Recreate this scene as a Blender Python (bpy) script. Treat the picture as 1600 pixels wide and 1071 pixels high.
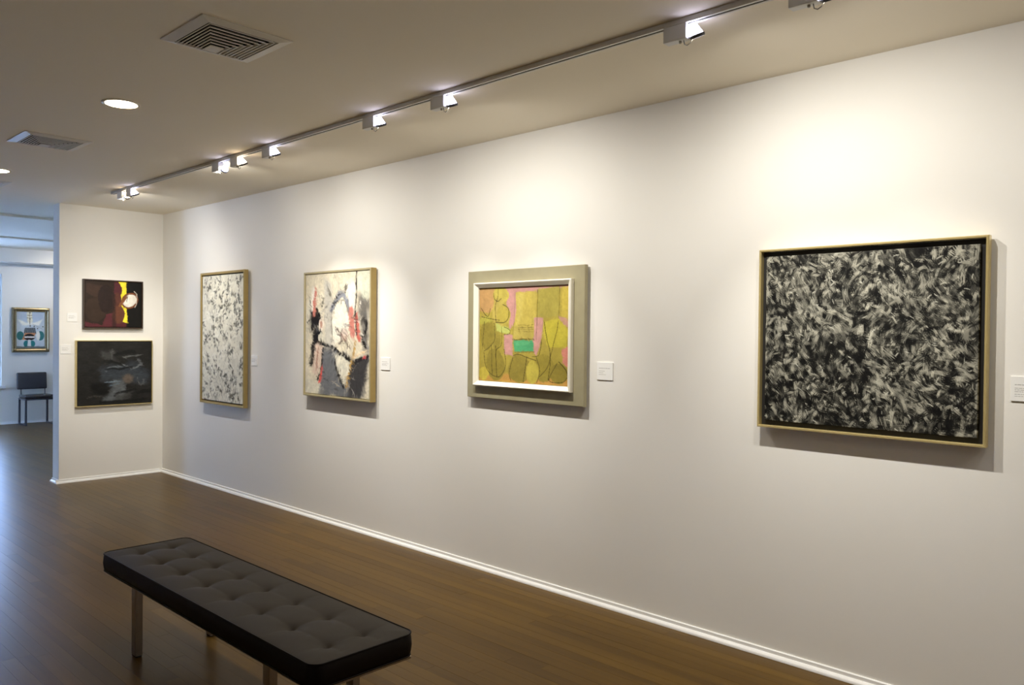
import bpy, bmesh, math, random
import numpy as np
from mathutils import Vector, Matrix

# ------------------------------------------------------------------ camera, sky, exposure
scene = bpy.context.scene
COL = scene.collection
for o in list(bpy.data.objects):
    bpy.data.objects.remove(o, do_unlink=True)

CAM_POS = Vector((-3.6311, 0.0, 1.55))
cam_data = bpy.data.cameras.new('camera')
cam_data.sensor_width = 36.0
cam_data.lens = 28.0
cam_data.clip_start = 0.05
cam_data.clip_end = 200
cam = bpy.data.objects.new('camera', cam_data)
COL.objects.link(cam)
_yaw, _pitch, _roll = 0.808463, -0.0126607, 0.0100452
_F = Vector((math.sin(_yaw) * math.cos(_pitch), math.cos(_yaw) * math.cos(_pitch), math.sin(_pitch)))
_R0 = Vector((math.cos(_yaw), -math.sin(_yaw), 0))
_U0 = _R0.cross(_F)
_R = _R0 * math.cos(_roll) + _U0 * math.sin(_roll)
_U = -_R0 * math.sin(_roll) + _U0 * math.cos(_roll)
_m = Matrix((( _R.x, _U.x, -_F.x, CAM_POS.x), (_R.y, _U.y, -_F.y, CAM_POS.y), (_R.z, _U.z, -_F.z, CAM_POS.z), (0, 0, 0, 1)))
cam.matrix_world = _m
scene.camera = cam

world = bpy.data.worlds.new('sky')
scene.world = world
world.use_nodes = True
_bg = world.node_tree.nodes['Background']
_bg.inputs['Color'].default_value = (0.38, 0.56, 1.0, 1)
_bg.inputs['Strength'].default_value = 11.0

scene.view_settings.view_transform = 'Standard'
scene.view_settings.look = 'None'
scene.view_settings.gamma = 1.0
scene.view_settings.use_curve_mapping = False
scene.view_settings.exposure = 1.20
scene.cycles.max_bounces = 7
scene.cycles.diffuse_bounces = 5
scene.cycles.glossy_bounces = 3
scene.cycles.adaptive_threshold = 0.02
scene.cycles.use_denoising = True

SPOT_POWER = 70.0
SPILL_RATIO = 0.53
SPOT_COLOR = (1.0, 0.967, 0.91)
DOWNLIGHT_EMIT = 20.0

# ------------------------------------------------------------------ dimensions (metres)
H = 2.788            # ceiling height
YP = 8.707           # face of the end partition
YP2 = 8.89           # its back
XJ = -1.02           # free end of the partition
YF = 14.63           # far wall
XL = -5.2            # left wall
YB = -3.0            # wall behind the camera
XR2 = 3.0            # right wall of the far room
TRACK_X = -0.90

# ------------------------------------------------------------------ helpers
def lin(r, g, b):
    def f(c):
        c /= 255.0
        return c / 12.92 if c <= 0.04045 else ((c + 0.055) / 1.055) ** 2.4
    return (f(r), f(g), f(b))

def link(name, me, mat=None, parent=None):
    o = bpy.data.objects.new(name, me)
    COL.objects.link(o)
    if mat is not None and me is not None and len(me.materials) == 0:
        me.materials.append(mat)
    if parent is not None:
        o.parent = parent
    return o

def mesh_from(name, verts, faces, smooth=False):
    me = bpy.data.meshes.new(name)
    me.from_pydata([tuple(v) for v in verts], [], faces)
    me.validate()
    bm = bmesh.new(); bm.from_mesh(me)
    bmesh.ops.recalc_face_normals(bm, faces=bm.faces)
    bm.to_mesh(me); bm.free()
    if smooth:
        me.polygons.foreach_set('use_smooth', [True] * len(me.polygons))
    return me

def tag(o, label=None, cat=None, group=None, kind=None):
    if label: o['label'] = label
    if cat: o['category'] = cat
    if group: o['group'] = group
    if kind: o['kind'] = kind
    return o

def empty(name, loc, rot=(0, 0, 0)):
    o = bpy.data.objects.new(name, None)
    o.empty_display_size = 0.1
    COL.objects.link(o)
    o.location = loc
    o.rotation_euler = rot
    return o

def box_vf(x0, x1, y0, y1, z0, z1, base=0):
    v = [(x0, y0, z0), (x1, y0, z0), (x1, y1, z0), (x0, y1, z0), (x0, y0, z1), (x1, y0, z1), (x1, y1, z1), (x0, y1, z1)]
    f = [(0, 3, 2, 1), (4, 5, 6, 7), (0, 1, 5, 4), (1, 2, 6, 5), (2, 3, 7, 6), (3, 0, 4, 7)]
    return v, [tuple(i + base for i in q) for q in f]

def boxes(name, bs):
    V, Fc = [], []
    for b in bs:
        v, f = box_vf(*b, base=len(V))
        V += v; Fc += f
    return mesh_from(name, V, Fc)

def bevel_box(name, x0, x1, y0, y1, z0, z1, r=0.002, seg=2):
    bm = bmesh.new()
    v, f = box_vf(x0, x1, y0, y1, z0, z1)
    vs = [bm.verts.new(p) for p in v]
    for q in f: bm.faces.new([vs[i] for i in q])
    bmesh.ops.bevel(bm, geom=list(bm.edges), offset=r, segments=seg, profile=0.5, affect='EDGES')
    bmesh.ops.recalc_face_normals(bm, faces=bm.faces)
    me = bpy.data.meshes.new(name); bm.to_mesh(me); bm.free()
    return me

def lathe(name, prof, seg=24, smooth=True, cap=True):
    """prof: list of (r, z), revolved round local z"""
    V, Fc = [], []
    n = len(prof)
    for i in range(seg):
        a = 2 * math.pi * i / seg
        for r, z in prof: V.append((r * math.cos(a), r * math.sin(a), z))
    for i in range(seg):
        j = (i + 1) % seg
        for k in range(n - 1):
            Fc.append((i * n + k, j * n + k, j * n + k + 1, i * n + k + 1))
    if cap:
        Fc.append([i * n for i in range(seg)]); Fc.append([i * n + n - 1 for i in range(seg)])
    return mesh_from(name, V, Fc, smooth)

def tube(name, pts, r, seg=8, closed=False):
    pts = [Vector(p) for p in pts]
    V, Fc = [], []
    n = len(pts)
    up = Vector((0, 0, 1))
    for i, p in enumerate(pts):
        a = pts[(i - 1) % n] if (closed or i > 0) else p
        b = pts[(i + 1) % n] if (closed or i < n - 1) else p
        t = (b - a).normalized()
        s = t.cross(up)
        if s.length < 1e-4: s = t.cross(Vector((1, 0, 0)))
        s.normalize(); q = s.cross(t)
        for k in range(seg):
            an = 2 * math.pi * k / seg
            V.append(p + s * (r * math.cos(an)) + q * (r * math.sin(an)))
    for i in range(n if closed else n - 1):
        j = (i + 1) % n
        for k in range(seg):
            l = (k + 1) % seg
            Fc.append((i * seg + k, i * seg + l, j * seg + l, j * seg + k))
    if not closed:
        Fc.append(list(range(seg))); Fc.append([(n - 1) * seg + k for k in range(seg)])
    return mesh_from(name, V, Fc, True)

def slab_holes(name, axis, lo, hi, a0, a1, b0, b1, holes):
    """slab with thickness lo..hi along axis, spanning a,b (the other axes in xyz order), with rectangular holes (a0,a1,b0,b1)"""
    A = sorted(set([a0, a1] + [h[0] for h in holes] + [h[1] for h in holes]))
    B = sorted(set([b0, b1] + [h[2] for h in holes] + [h[3] for h in holes]))
    A = [a for a in A if a0 <= a <= a1]; B = [b for b in B if b0 <= b <= b1]
    def inhole(a, b): return any(h[0] < a < h[1] and h[2] < b < h[3] for h in holes)
    nA, nB = len(A) - 1, len(B) - 1
    cell = [[not inhole((A[i] + A[i + 1]) / 2, (B[j] + B[j + 1]) / 2) for j in range(nB)] for i in range(nA)]
    V, Fc, idx = [], [], {}
    def vid(i, j, s):
        k = (i, j, s)
        if k not in idx:
            c = hi if s else lo
            p = {'x': (c, A[i], B[j]), 'y': (A[i], c, B[j]), 'z': (A[i], B[j], c)}[axis]
            idx[k] = len(V); V.append(p)
        return idx[k]
    def solid(i, j): return 0 <= i < nA and 0 <= j < nB and cell[i][j]
    for i in range(nA):
        for j in range(nB):
            if not cell[i][j]: continue
            for s in (0, 1): Fc.append((vid(i, j, s), vid(i + 1, j, s), vid(i + 1, j + 1, s), vid(i, j + 1, s)))
            for (di, dj, p, q) in ((-1, 0, (i, j), (i, j + 1)), (1, 0, (i + 1, j), (i + 1, j + 1)), (0, -1, (i, j), (i + 1, j)), (0, 1, (i, j + 1), (i + 1, j + 1))):
                if not solid(i + di, j + dj):
                    Fc.append((vid(*p, 0), vid(*q, 0), vid(*q, 1), vid(*p, 1)))
    return mesh_from(name, V, Fc)

# ------------------------------------------------------------------ materials
def new_mat(name):
    m = bpy.data.materials.new(name); m.use_nodes = True
    nt = m.node_tree
    b = nt.nodes['Principled BSDF']
    return m, nt, b

def plain(name, col, rough=0.5, metal=0.0, noise=0.0, scale=40.0, bump=0.0, bscale=200.0, spec=0.5, coat=0.0):
    m, nt, b = new_mat(name)
    b.inputs['Roughness'].default_value = rough
    b.inputs['Metallic'].default_value = metal
    b.inputs['Specular IOR Level'].default_value = spec
    b.inputs['Coat Weight'].default_value = coat
    geo = nt.nodes.new('ShaderNodeTexCoord')
    if noise > 0:
        n = nt.nodes.new('ShaderNodeTexNoise'); n.inputs['Scale'].default_value = scale; n.inputs['Detail'].default_value = 4
        nt.links.new(geo.outputs['Object'], n.inputs['Vector'])
        mix = nt.nodes.new('ShaderNodeMix'); mix.data_type = 'RGBA'
        mix.inputs['A'].default_value = tuple(c * (1 - noise) for c in col) + (1,)
        mix.inputs['B'].default_value = tuple(min(1, c * (1 + noise)) for c in col) + (1,)
        nt.links.new(n.outputs['Fac'], mix.inputs['Factor'])
        nt.links.new(mix.outputs['Result'], b.inputs['Base Color'])
    else:
        b.inputs['Base Color'].default_value = tuple(col) + (1,)
    if bump > 0:
        n2 = nt.nodes.new('ShaderNodeTexNoise'); n2.inputs['Scale'].default_value = bscale; n2.inputs['Detail'].default_value = 3
        nt.links.new(geo.outputs['Object'], n2.inputs['Vector'])
        bp = nt.nodes.new('ShaderNodeBump'); bp.inputs['Strength'].default_value = bump; bp.inputs['Distance'].default_value = 0.002
        nt.links.new(n2.outputs['Fac'], bp.inputs['Height'])
        nt.links.new(bp.outputs['Normal'], b.inputs['Normal'])
    return m

def emitter(name, col, strength, base=(0.8, 0.8, 0.8)):
    m, nt, b = new_mat(name)
    b.inputs['Base Color'].default_value = tuple(base) + (1,)
    b.inputs['Emission Color'].default_value = tuple(col) + (1,)
    b.inputs['Emission Strength'].default_value = strength
    return m

M = {}
M['wall'] = plain('wall_paint', (0.80, 0.775, 0.715), 0.85, noise=0.012, scale=3, bump=0.08, bscale=180, spec=0.2)
M['ceiling'] = plain('ceiling_paint', (0.88, 0.81, 0.67), 0.9, noise=0.015, scale=2, bump=0.08, bscale=120, spec=0.15)
M['trim'] = plain('trim_gloss_white', (0.86, 0.85, 0.82), 0.35, noise=0.02, scale=6)
M['vent'] = plain('vent_enamel', (0.72, 0.68, 0.60), 0.5, noise=0.02)
M['duct'] = plain('duct_dark', (0.02, 0.016, 0.012), 0.9)
M['track'] = plain('track_white', (0.70, 0.68, 0.63), 0.45, noise=0.02)
M['slot'] = plain('track_slot', (0.02, 0.017, 0.012), 0.6)
M['housing'] = plain('lamp_housing_white', (0.72, 0.72, 0.70), 0.45, noise=0.02)
M['rim'] = plain('lamp_rim', (0.10, 0.10, 0.115), 0.4, metal=0.3)
M['wire'] = plain('lamp_wire', (0.35, 0.33, 0.28), 0.4, metal=0.3)
M['brass'] = plain('brass_frame', (0.70, 0.56, 0.25), 0.24, metal=0.6, noise=0.02, scale=30)
M['gold_side'] = plain('aged_gold_frame', (0.40, 0.29, 0.105), 0.45, metal=0.45, noise=0.12, scale=25)
M['pale_gold'] = plain('pale_gold_frame', (0.52, 0.44, 0.25), 0.42, metal=0.4, noise=0.08, scale=40)
M['black'] = plain('black_tray', (0.008, 0.007, 0.006), 0.7)
M['dark_wood'] = plain('dark_frame_wood', (0.045, 0.025, 0.014), 0.4, noise=0.25, scale=20)
M['olive'] = plain('silvered_board', (0.36, 0.32, 0.195), 0.5, metal=0.15, noise=0.10, scale=18)
M['cream'] = plain('cream_moulding', (0.80, 0.76, 0.64), 0.45, noise=0.02)
M['antique'] = plain('antique_gilt', (0.25, 0.195, 0.105), 0.32, metal=0.7, noise=0.35, scale=45)
M['card'] = plain('white_card', (0.84, 0.83, 0.79), 0.7, noise=0.01)
M['ink'] = plain('grey_print', (0.42, 0.41, 0.38), 0.8)
M['leather'] = plain('grey_brown_leather', (0.024, 0.0165, 0.0088), 0.6, noise=0.12, scale=9, bump=0.15, bscale=420, spec=0.22)
M['leather_side_shade'] = plain('shade_darkened_leather', (0.006, 0.0035, 0.0025), 0.5, noise=0.15, scale=9, bump=0.12, bscale=420, spec=0.12)  # bench leather darkened further, the shade on its sides put into the colour
M['steel'] = plain('brushed_steel', (0.34, 0.29, 0.24), 0.34, metal=0.9, noise=0.08, scale=60)
M['chrome'] = plain('chair_metal', (0.10, 0.10, 0.11), 0.32, metal=0.6, noise=0.03)
M['chair_pad'] = plain('charcoal_vinyl', (0.036, 0.034, 0.038), 0.22, noise=0.1, scale=20, bump=0.05, bscale=300)
M['window_frame'] = plain('window_white', (0.75, 0.76, 0.78), 0.4)
M['downlight'] = emitter('downlight_lens', (1.0, 0.80, 0.52), DOWNLIGHT_EMIT)
M['bell_cool'] = emitter('dichroic_cool', (0.70, 0.70, 1.0), 6.5)
M['bell_warm'] = emitter('dichroic_warm', (1.0, 0.80, 0.58), 6.5)
M['lens'] = emitter('lamp_lens', (1.0, 0.92, 0.80), 12.0)

def glass_mat():
    m, nt, b = new_mat('window_glass')
    out = nt.nodes['Material Output']
    tr = nt.nodes.new('ShaderNodeBsdfTransparent'); tr.inputs['Color'].default_value = (0.93, 0.96, 0.96, 1)
    gl = nt.nodes.new('ShaderNodeBsdfGlossy'); gl.inputs['Roughness'].default_value = 0.02
    fr = nt.nodes.new('ShaderNodeFresnel'); fr.inputs['IOR'].default_value = 1.45
    mx = nt.nodes.new('ShaderNodeMixShader')
    nt.links.new(fr.outputs[0], mx.inputs[0]); nt.links.new(tr.outputs[0], mx.inputs[1]); nt.links.new(gl.outputs[0], mx.inputs[2])
    nt.links.new(mx.outputs[0], out.inputs['Surface'])
    return m
M['glass'] = glass_mat()

def wood_mat():
    m, nt, b = new_mat('oak_strip_floor')
    N, L = nt.nodes, nt.links
    geo = N.new('ShaderNodeNewGeometry'); info = N.new('ShaderNodeObjectInfo')
    add = N.new('ShaderNodeMath'); add.operation = 'ADD'
    L.new(geo.outputs['Random Per Island'], add.inputs[0]); L.new(info.outputs['Random'], add.inputs[1])
    fr = N.new('ShaderNodeMath'); fr.operation = 'FRACT'; L.new(add.outputs[0], fr.inputs[0])
    # grain: world position stretched along the boards (y), shifted per board
    sc = N.new('ShaderNodeVectorMath'); sc.operation = 'MULTIPLY'; sc.inputs[1].default_value = (34, 1.3, 1)
    L.new(geo.outputs['Position'], sc.inputs[0])
    off = N.new('ShaderNodeVectorMath'); off.operation = 'MULTIPLY_ADD'
    comb = N.new('ShaderNodeCombineXYZ')
    L.new(fr.outputs[0], comb.inputs[0]); L.new(fr.outputs[0], comb.inputs[1]); L.new(fr.outputs[0], comb.inputs[2])
    off.inputs[1].default_value = (37, 91, 53)
    L.new(comb.outputs[0], off.inputs[0]); L.new(sc.outputs[0], off.inputs[2])
    n1 = N.new('ShaderNodeTexNoise'); n1.inputs['Scale'].default_value = 1.0; n1.inputs['Detail'].default_value = 3; n1.inputs['Roughness'].default_value = 0.55
    L.new(off.outputs[0], n1.inputs['Vector'])
    # broad wear / stain
    n2 = N.new('ShaderNodeTexNoise'); n2.inputs['Scale'].default_value = 1.3; n2.inputs['Detail'].default_value = 3
    L.new(geo.outputs['Position'], n2.inputs['Vector'])
    ramp = N.new('ShaderNodeValToRGB')
    e = ramp.color_ramp.elements
    e[0].position = 0.0; e[0].color = (0.060, 0.029, 0.0025, 1)
    e[1].position = 1.0; e[1].color = (0.145, 0.077, 0.008, 1)
    a1 = N.new('ShaderNodeMath'); a1.operation = 'MULTIPLY_ADD'; a1.inputs[1].default_value = 0.46; L.new(fr.outputs[0], a1.inputs[0])
    a2 = N.new('ShaderNodeMath'); a2.operation = 'MULTIPLY_ADD'; a2.inputs[1].default_value = 0.75; L.new(n1.outputs['Fac'], a2.inputs[0])
    a3 = N.new('ShaderNodeMath'); a3.operation = 'MULTIPLY_ADD'; a3.inputs[1].default_value = 0.35; a3.inputs[2].default_value = -0.32; L.new(n2.outputs['Fac'], a3.inputs[0])
    L.new(a3.outputs[0], a2.inputs[2]); L.new(a2.outputs[0], a1.inputs[2])
    L.new(a1.outputs[0], ramp.inputs['Fac'])
    L.new(ramp.outputs['Color'], b.inputs['Base Color'])
    rr = N.new('ShaderNodeMapRange'); rr.inputs['To Min'].default_value = 0.285; rr.inputs['To Max'].default_value = 0.33
    L.new(n1.outputs['Fac'], rr.inputs['Value']); L.new(rr.outputs[0], b.inputs['Roughness'])
    b.inputs['Specular IOR Level'].default_value = 0.14
    return m
M['wood'] = wood_mat()

def paint_mat(name, rough=0.5, spec=0.2):
    m, nt, b = new_mat(name)
    a = nt.nodes.new('ShaderNodeAttribute'); a.attribute_name = 'paint'
    nt.links.new(a.outputs['Color'], b.inputs['Base Color'])
    b.inputs['Roughness'].default_value = rough
    b.inputs['Specular IOR Level'].default_value = spec
    return m

# ------------------------------------------------------------------ the shell
def struct(name, me, mat, parent=None):
    o = link(name, me, mat, parent)
    o['kind'] = 'structure'
    return o

# walls
wall_right = struct('wall_right', boxes('wall_right', [(0, 0.18, YB, YP, 0, H)]), M['wall'])
wall_end = struct('wall_end', boxes('wall_end', [(XJ, XR2, YP, YP2, 0, H)]), M['wall'])
WIN = [(-1.40, -0.07, 0.62, 2.40)]
WIN_LEFT = [(10.5, 11.35, 0.62, 2.40), (12.2, 13.7, 0.62, 2.40)]
wall_far = struct('wall_far', slab_holes('wall_far', 'y', YF, YF + 0.2, XL, XR2, 0, H + 0.2, WIN), M['wall'])
wall_left = struct('wall_left', slab_holes('wall_left', 'x', XL - 0.2, XL, YB, YF + 0.2, 0, H + 0.2, WIN_LEFT), M['wall'])
wall_rear = struct('wall_rear', boxes('wall_rear', [(XL, 0.18, YB - 0.15, YB, 0, H + 0.2)]), M['wall'])
wall_far_right = struct('wall_far_right', boxes('wall_far_right', [(XR2, XR2 + 0.15, YP, YF + 0.2, 0, H + 0.2)]), M['wall'])

# ceiling with vent openings
VENTS = [(-2.010, 3.250, 0.40), (-1.925, 5.880, 0.40), (-1.865, 7.985, 0.40)]
VHOLES = [(x - 0.155, x + 0.155, y - 0.160, y + 0.165) for x, y, s in VENTS]
ceiling = struct('ceiling', slab_holes('ceiling', 'z', H, H + 0.12, XL, XR2, YB, YF, VHOLES), M['ceiling'])
# dropped ceiling over the far room, with a slim beam, and the bulkhead along the far wall
struct('trim_1', boxes('trim_1', [(XL, XR2, 9.98, 12.2, H - 0.028, H - 0.0005)]), M['ceiling'])
struct('trim_2', boxes('trim_2', [(XL, XR2, 12.2, 12.75, H - 0.050, H - 0.0005)]), M['ceiling'])
struct('trim_3', boxes('trim_3', [(XL, XR2, 14.27, YF - 0.0005, 2.575, H - 0.0005)]), M['wall'])

# baseboards: low board plus a quarter round, profile (out, up)
def base_profile(t=0.010, hgt=0.038, q=0.020):
    pts = [(0, 0), (t + q, 0)]
    for k in range(1, 6):
        a = math.pi / 2 * k / 5
        pts.append((t + q * math.cos(a), q * math.sin(a)))
    pts += [(t, hgt - 0.003), (t - 0.003, hgt), (0, hgt)]
    return pts
def baseboard(name, p0, p1, out):
    """straight run from p0 to p1 (x,y), profile pointing to out"""
    V, Fc = [], []
    pr = base_profile(); n = len(pr)
    for p in (p0, p1):
        for a, z in pr: V.append((p[0] + out[0] * a, p[1] + out[1] * a, z + 0.0005))
    for k in range(n):
        l = (k + 1) % n
        Fc.append((k, l, n + l, n + k))
    Fc.append(list(range(n))); Fc.append(list(range(n, 2 * n)))
    return struct(name, mesh_from(name, V, Fc), M['trim'])
baseboard('baseboard_right', (0, YB), (0, YP), (-1, 0))
baseboard('baseboard_end', (XJ - 0.030, YP), (-0.030, YP), (0, -1))
baseboard('baseboard_end_return', (XJ, YP), (XJ, YP2), (-1, 0))
baseboard('baseboard_far', (XL, YF), (XR2, YF), (0, -1))
baseboard('baseboard_left', (XL, YB), (XL, YF), (1, 0))

# windows of the far room
for i, (x0, x1, z0, z1, left) in enumerate([w + (False,) for w in WIN] + [w + (True,) for w in WIN_LEFT]):
    if left: root = empty('window_%d' % (i + 1), (XL, (x0 + x1) / 2, z0), (0, 0, math.pi / 2))
    else: root = empty('window_%d' % (i + 1), ((x0 + x1) / 2, YF, z0))
    root['kind'] = 'structure'
    w, hh = x1 - x0, z1 - z0
    y0, y1 = 0.06, 0.11
    fw = 0.05
    wfr = link('window_frame', boxes('window_frame', [(-w / 2, -w / 2 + fw, y0, y1, 0, hh), (w / 2 - fw, w / 2, y0, y1, 0, hh), (-w / 2 + fw, w / 2 - fw, y0, y1, 0, fw), (-w / 2 + fw, w / 2 - fw, y0, y1, hh - fw, hh)]), M['window_frame'], root)
    link('meeting_rail', boxes('meeting_rail', [(-w / 2 + fw, w / 2 - fw, y0, y1, hh * 0.5 - 0.02, hh * 0.5 + 0.02)]), M['window_frame'], root)
    for (a, b) in ((fw, hh * 0.5 - 0.02), (hh * 0.5 + 0.02, hh - fw)):
        link('pane', boxes('pane', [(-w / 2 + fw, w / 2 - fw, 0.083, 0.087, a, b)]), M['glass'], wfr)
    link('window_sill', bevel_box('window_sill', -w / 2 - 0.05, w / 2 + 0.045, -0.05, 0.0595, -0.045, -0.001, 0.006), M['window_frame'], root)

# ------------------------------------------------------------------ strip floor
floor = struct('floor', boxes('floor', [(XL, XR2, YB, YF, -0.06, -0.012)]), plain('subfloor', (0.03, 0.018, 0.01), 0.9))
rng = random.Random(7)
PW = 0.0635
cand = []
nrow = int((XR2 - XL) / PW)
for r in range(nrow + 1):
    x1 = -0.0 - (r - int(XR2 / PW) - 1) * PW
    x0 = x1 - PW
    if x0 < XL: continue
    if x1 > XR2: continue
    y = YB - rng.random() * 1.0
    lim = YF
    while y < lim:
        ln = rng.uniform(0.75, 2.1)
        a, b_ = max(y, YB), min(y + ln, lim)
        if b_ - a > 0.02:
            if x0 > -0.01 and b_ < YP2:      # under the neighbouring rooms, never seen
                pass
            else:
                cand.append((x0, x1, a, b_))
        y += ln
def plank_score(c):
    x, y = (c[0] + c[1]) / 2, (c[2] + c[3]) / 2
    v = Vector((x, y, 0)) - CAM_POS
    d = v.dot(_F)
    if d < 0.5: return -1
    px, py = v.dot(_R) / d, v.dot(_U) / d
    if abs(px) > 0.66 or py < -0.46: return 0.0
    return (c[3] - c[2]) * 1.0 / d ** 2
cand.sort(key=plank_score, reverse=True)
unit_plank = boxes('plank', [(-0.5, 0.5, -0.5, 0.5, -0.012, 0.0)])
unit_plank.materials.append(M['wood'])
GAP = 0.0007
for c in cand[:300]:
    o = bpy.data.objects.new('plank', unit_plank)
    COL.objects.link(o); o.parent = floor
    o.location = ((c[0] + c[1]) / 2, (c[2] + c[3]) / 2, rng.uniform(-0.0004, 0.0))
    o.scale = (c[1] - c[0] - GAP, c[3] - c[2] - GAP, 1)
V, Fc = [], []
for c in cand[300:]:
    dz = rng.uniform(-0.0004, 0.0)
    v, f = box_vf(c[0] + GAP / 2, c[1] - GAP / 2, c[2] + GAP / 2, c[3] - GAP / 2, -0.012 + dz, dz, base=len(V))
    V += v; Fc += f
me = bpy.data.meshes.new('distant_planks'); me.from_pydata(V, [], Fc); me.materials.append(M['wood'])
o = link('distant_planks', me, None, floor); o['kind'] = 'stuff'

# ------------------------------------------------------------------ ceiling vents
def make_vent(cx, cy, size, label):
    root = empty('ceiling_vent', (cx, cy, H))
    tag(root, label, 'vent', 'square ceiling vents')
    hs = size / 2
    ix0, ix1, iy0, iy1 = -0.155, 0.155, -0.160, 0.165
    # flange: four bars lying on the ceiling, sloping slightly to the opening
    zb = -0.012
    def bar(pts_out, pts_in):
        (a, b), (c, d) = pts_out, pts_in
        v = [(*a, -0.0005), (*b, -0.0005), (*d, -0.0005), (*c, -0.0005), (*a, -0.004), (*b, -0.004), (*d, zb), (*c, zb)]
        f = [(0, 1, 2, 3), (4, 5, 6, 7), (0, 1, 5, 4), (1, 2, 6, 5), (2, 3, 7, 6), (3, 0, 4, 7)]
        return mesh_from('flange', v, f)
    O = [(-hs, -hs), (hs, -hs), (hs, hs), (-hs, hs)]
    I = [(ix0, iy0), (ix1, iy0), (ix1, iy1), (ix0, iy1)]
    for k in range(4):
        l = (k + 1) % 4
        link('flange', bar((O[k], O[l]), (I[k], I[l])), M['vent'], root)
    # duct box above the opening
    link('duct', boxes('duct', [(ix0 + .001, ix1 - .001, iy0 + .001, iy1 - .001, 0.10, 0.11), (ix0 + .001, ix0 + .004, iy0 + .001, iy1 - .001, -0.003, 0.10), (ix1 - .004, ix1 - .001, iy0 + .001, iy1 - .001, -0.003, 0.10),
                               (ix0 + .004, ix1 - .004, iy0 + .001, iy0 + .004, -0.003, 0.10), (ix0 + .004, ix1 - .004, iy1 - .004, iy1 - .001, -0.003, 0.10)]), M['duct'], root)
    # nested three-way blades opening to the far side
    n = 7
    px, py = 0.0165, 0.0335
    for k in range(n):
        xa, xb = ix0 + 0.008 + k * px, ix1 - 0.008 - k * px
        ya = iy0 + 0.010 + k * py
        yb = iy1 - 0.003
        # section: a flat lip in the plane of the vent, then a short web rising towards the centre
        sec = [(0.0, zb + 0.001), (1.0, zb + 0.001), (2.0, zb + 0.011), (1.75, zb + 0.012), (0.9, zb + 0.0028), (0.0, zb + 0.0025)]
        lx, ly = 0.0048, 0.0085
        V, Fc = [], []
        ns = len(sec)
        for (sx, sy, bx_, by_) in ((1, 0, xa, yb), (1, 1, xa, ya), (-1, 1, xb, ya), (-1, 0, xb, yb)):
            for (a, z) in sec: V.append((bx_ + sx * a * lx, by_ + sy * a * ly, z))
        for q in range(3):
            for m_ in range(ns):
                l = (m_ + 1) % ns
                Fc.append((q * ns + m_, q * ns + l, (q + 1) * ns + l, (q + 1) * ns + m_))
        Fc.append(list(range(ns))); Fc.append(list(range(3 * ns, 4 * ns)))
        link('louver_blade', mesh_from('louver_blade', V, Fc), M['vent'], root)
    xa, xb, ya = ix0 + 0.008 + n * px, ix1 - 0.008 - n * px, iy0 + 0.010 + n * py
    link('centre_plate', mesh_from('centre_plate', *box_vf(xa, xb, ya, iy1 - 0.003, zb, zb + 0.004)), M['vent'], root)
    return root
make_vent(*VENTS[0], 'square louvred ceiling vent nearest the camera, above the bench')
make_vent(*VENTS[1], 'square louvred ceiling vent between the two round downlights')
make_vent(*VENTS[2], 'ceiling vent cut by the left photo edge, below the farther downlight')

# ------------------------------------------------------------------ recessed downlights
def make_downlight(x, y, label):
    root = empty('downlight', (x, y, H))
    tag(root, label, 'ceiling light', 'recessed round downlights')
    link('trim_ring', lathe('trim_ring', [(0.082, -0.0005), (0.098, -0.0005), (0.098, -0.003), (0.090, -0.006), (0.082, -0.005)], 40, cap=False), M['vent'], root)
    link('lens', lathe('lens', [(0.0815, -0.0005), (0.0815, -0.004), (0.04, -0.006)], 40), M['downlight'], root)
    return root
make_downlight(-1.945, 4.60, 'lit round recessed downlight in the ceiling between the two larger vents')
make_downlight(-1.945, 1.93, 'added unseen round downlight continuing the row, for ambient light')  # out of view, added to lift light on the floor and lower wall
make_downlight(-1.895, 7.28, 'lit round recessed downlight cut by the left photo edge')

# ------------------------------------------------------------------ lighting track
def make_track(x, y0, y1, label):
    root = empty('lighting_track', (x, (y0 + y1) / 2, H))
    tag(root, label, 'lighting track')
    L = (y1 - y0) / 2
    z0 = -0.022
    link('rail_body', boxes('rail_body', [(-0.018, 0.018, -L, L, -0.006, -0.0005), (-0.018, -0.013, -L, L, z0, -0.006), (0.013, 0.018, -L, L, z0, -0.006),
                                         (-0.013, -0.006, -L, L, z0, z0 + 0.003), (0.006, 0.013, -L, L, z0, z0 + 0.003)]), M['track'], root)
    link('conductor_slot', boxes('conductor_slot', [(-0.0125, 0.0125, -L, L, z0 + 0.0035, -0.0065)]), M['slot'], root)
    link('end_cap', bevel_box('end_cap', -0.019, 0.019, L, L + 0.02, -0.024, -0.0005, 0.003), M['track'], root)
    return root
make_track(TRACK_X, -2.4, 7.62, 'long white lighting track running along the ceiling beside the picture wall')
make_track(1.0, 12.9, 13.9, 'short white lighting track in the far room')

_bell = lathe('reflector', [(0.007, 0.046), (0.011, 0.044), (0.013, 0.034), (0.018, 0.022), (0.0235, 0.008), (0.0255, 0.0)], 24)
_rim = lathe('rim_ring', [(0.0240, -0.009), (0.0285, -0.009), (0.0295, -0.002), (0.0290, 0.003), (0.0262, 0.004), (0.0262, -0.001), (0.0240, -0.002)], 24, cap=False)
_lens = lathe('lens', [(0.0238, -0.0045), (0.0238, -0.0035), (0.010, -0.003)], 24)
_house = bevel_box('housing', -0.021, 0.021, -0.052, 0.052, -0.083, -0.0225, 0.003)
_neck = bevel_box('adapter', -0.012, 0.012, -0.030, 0.030, -0.0224, -0.0215, 0.0002, 1)

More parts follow.
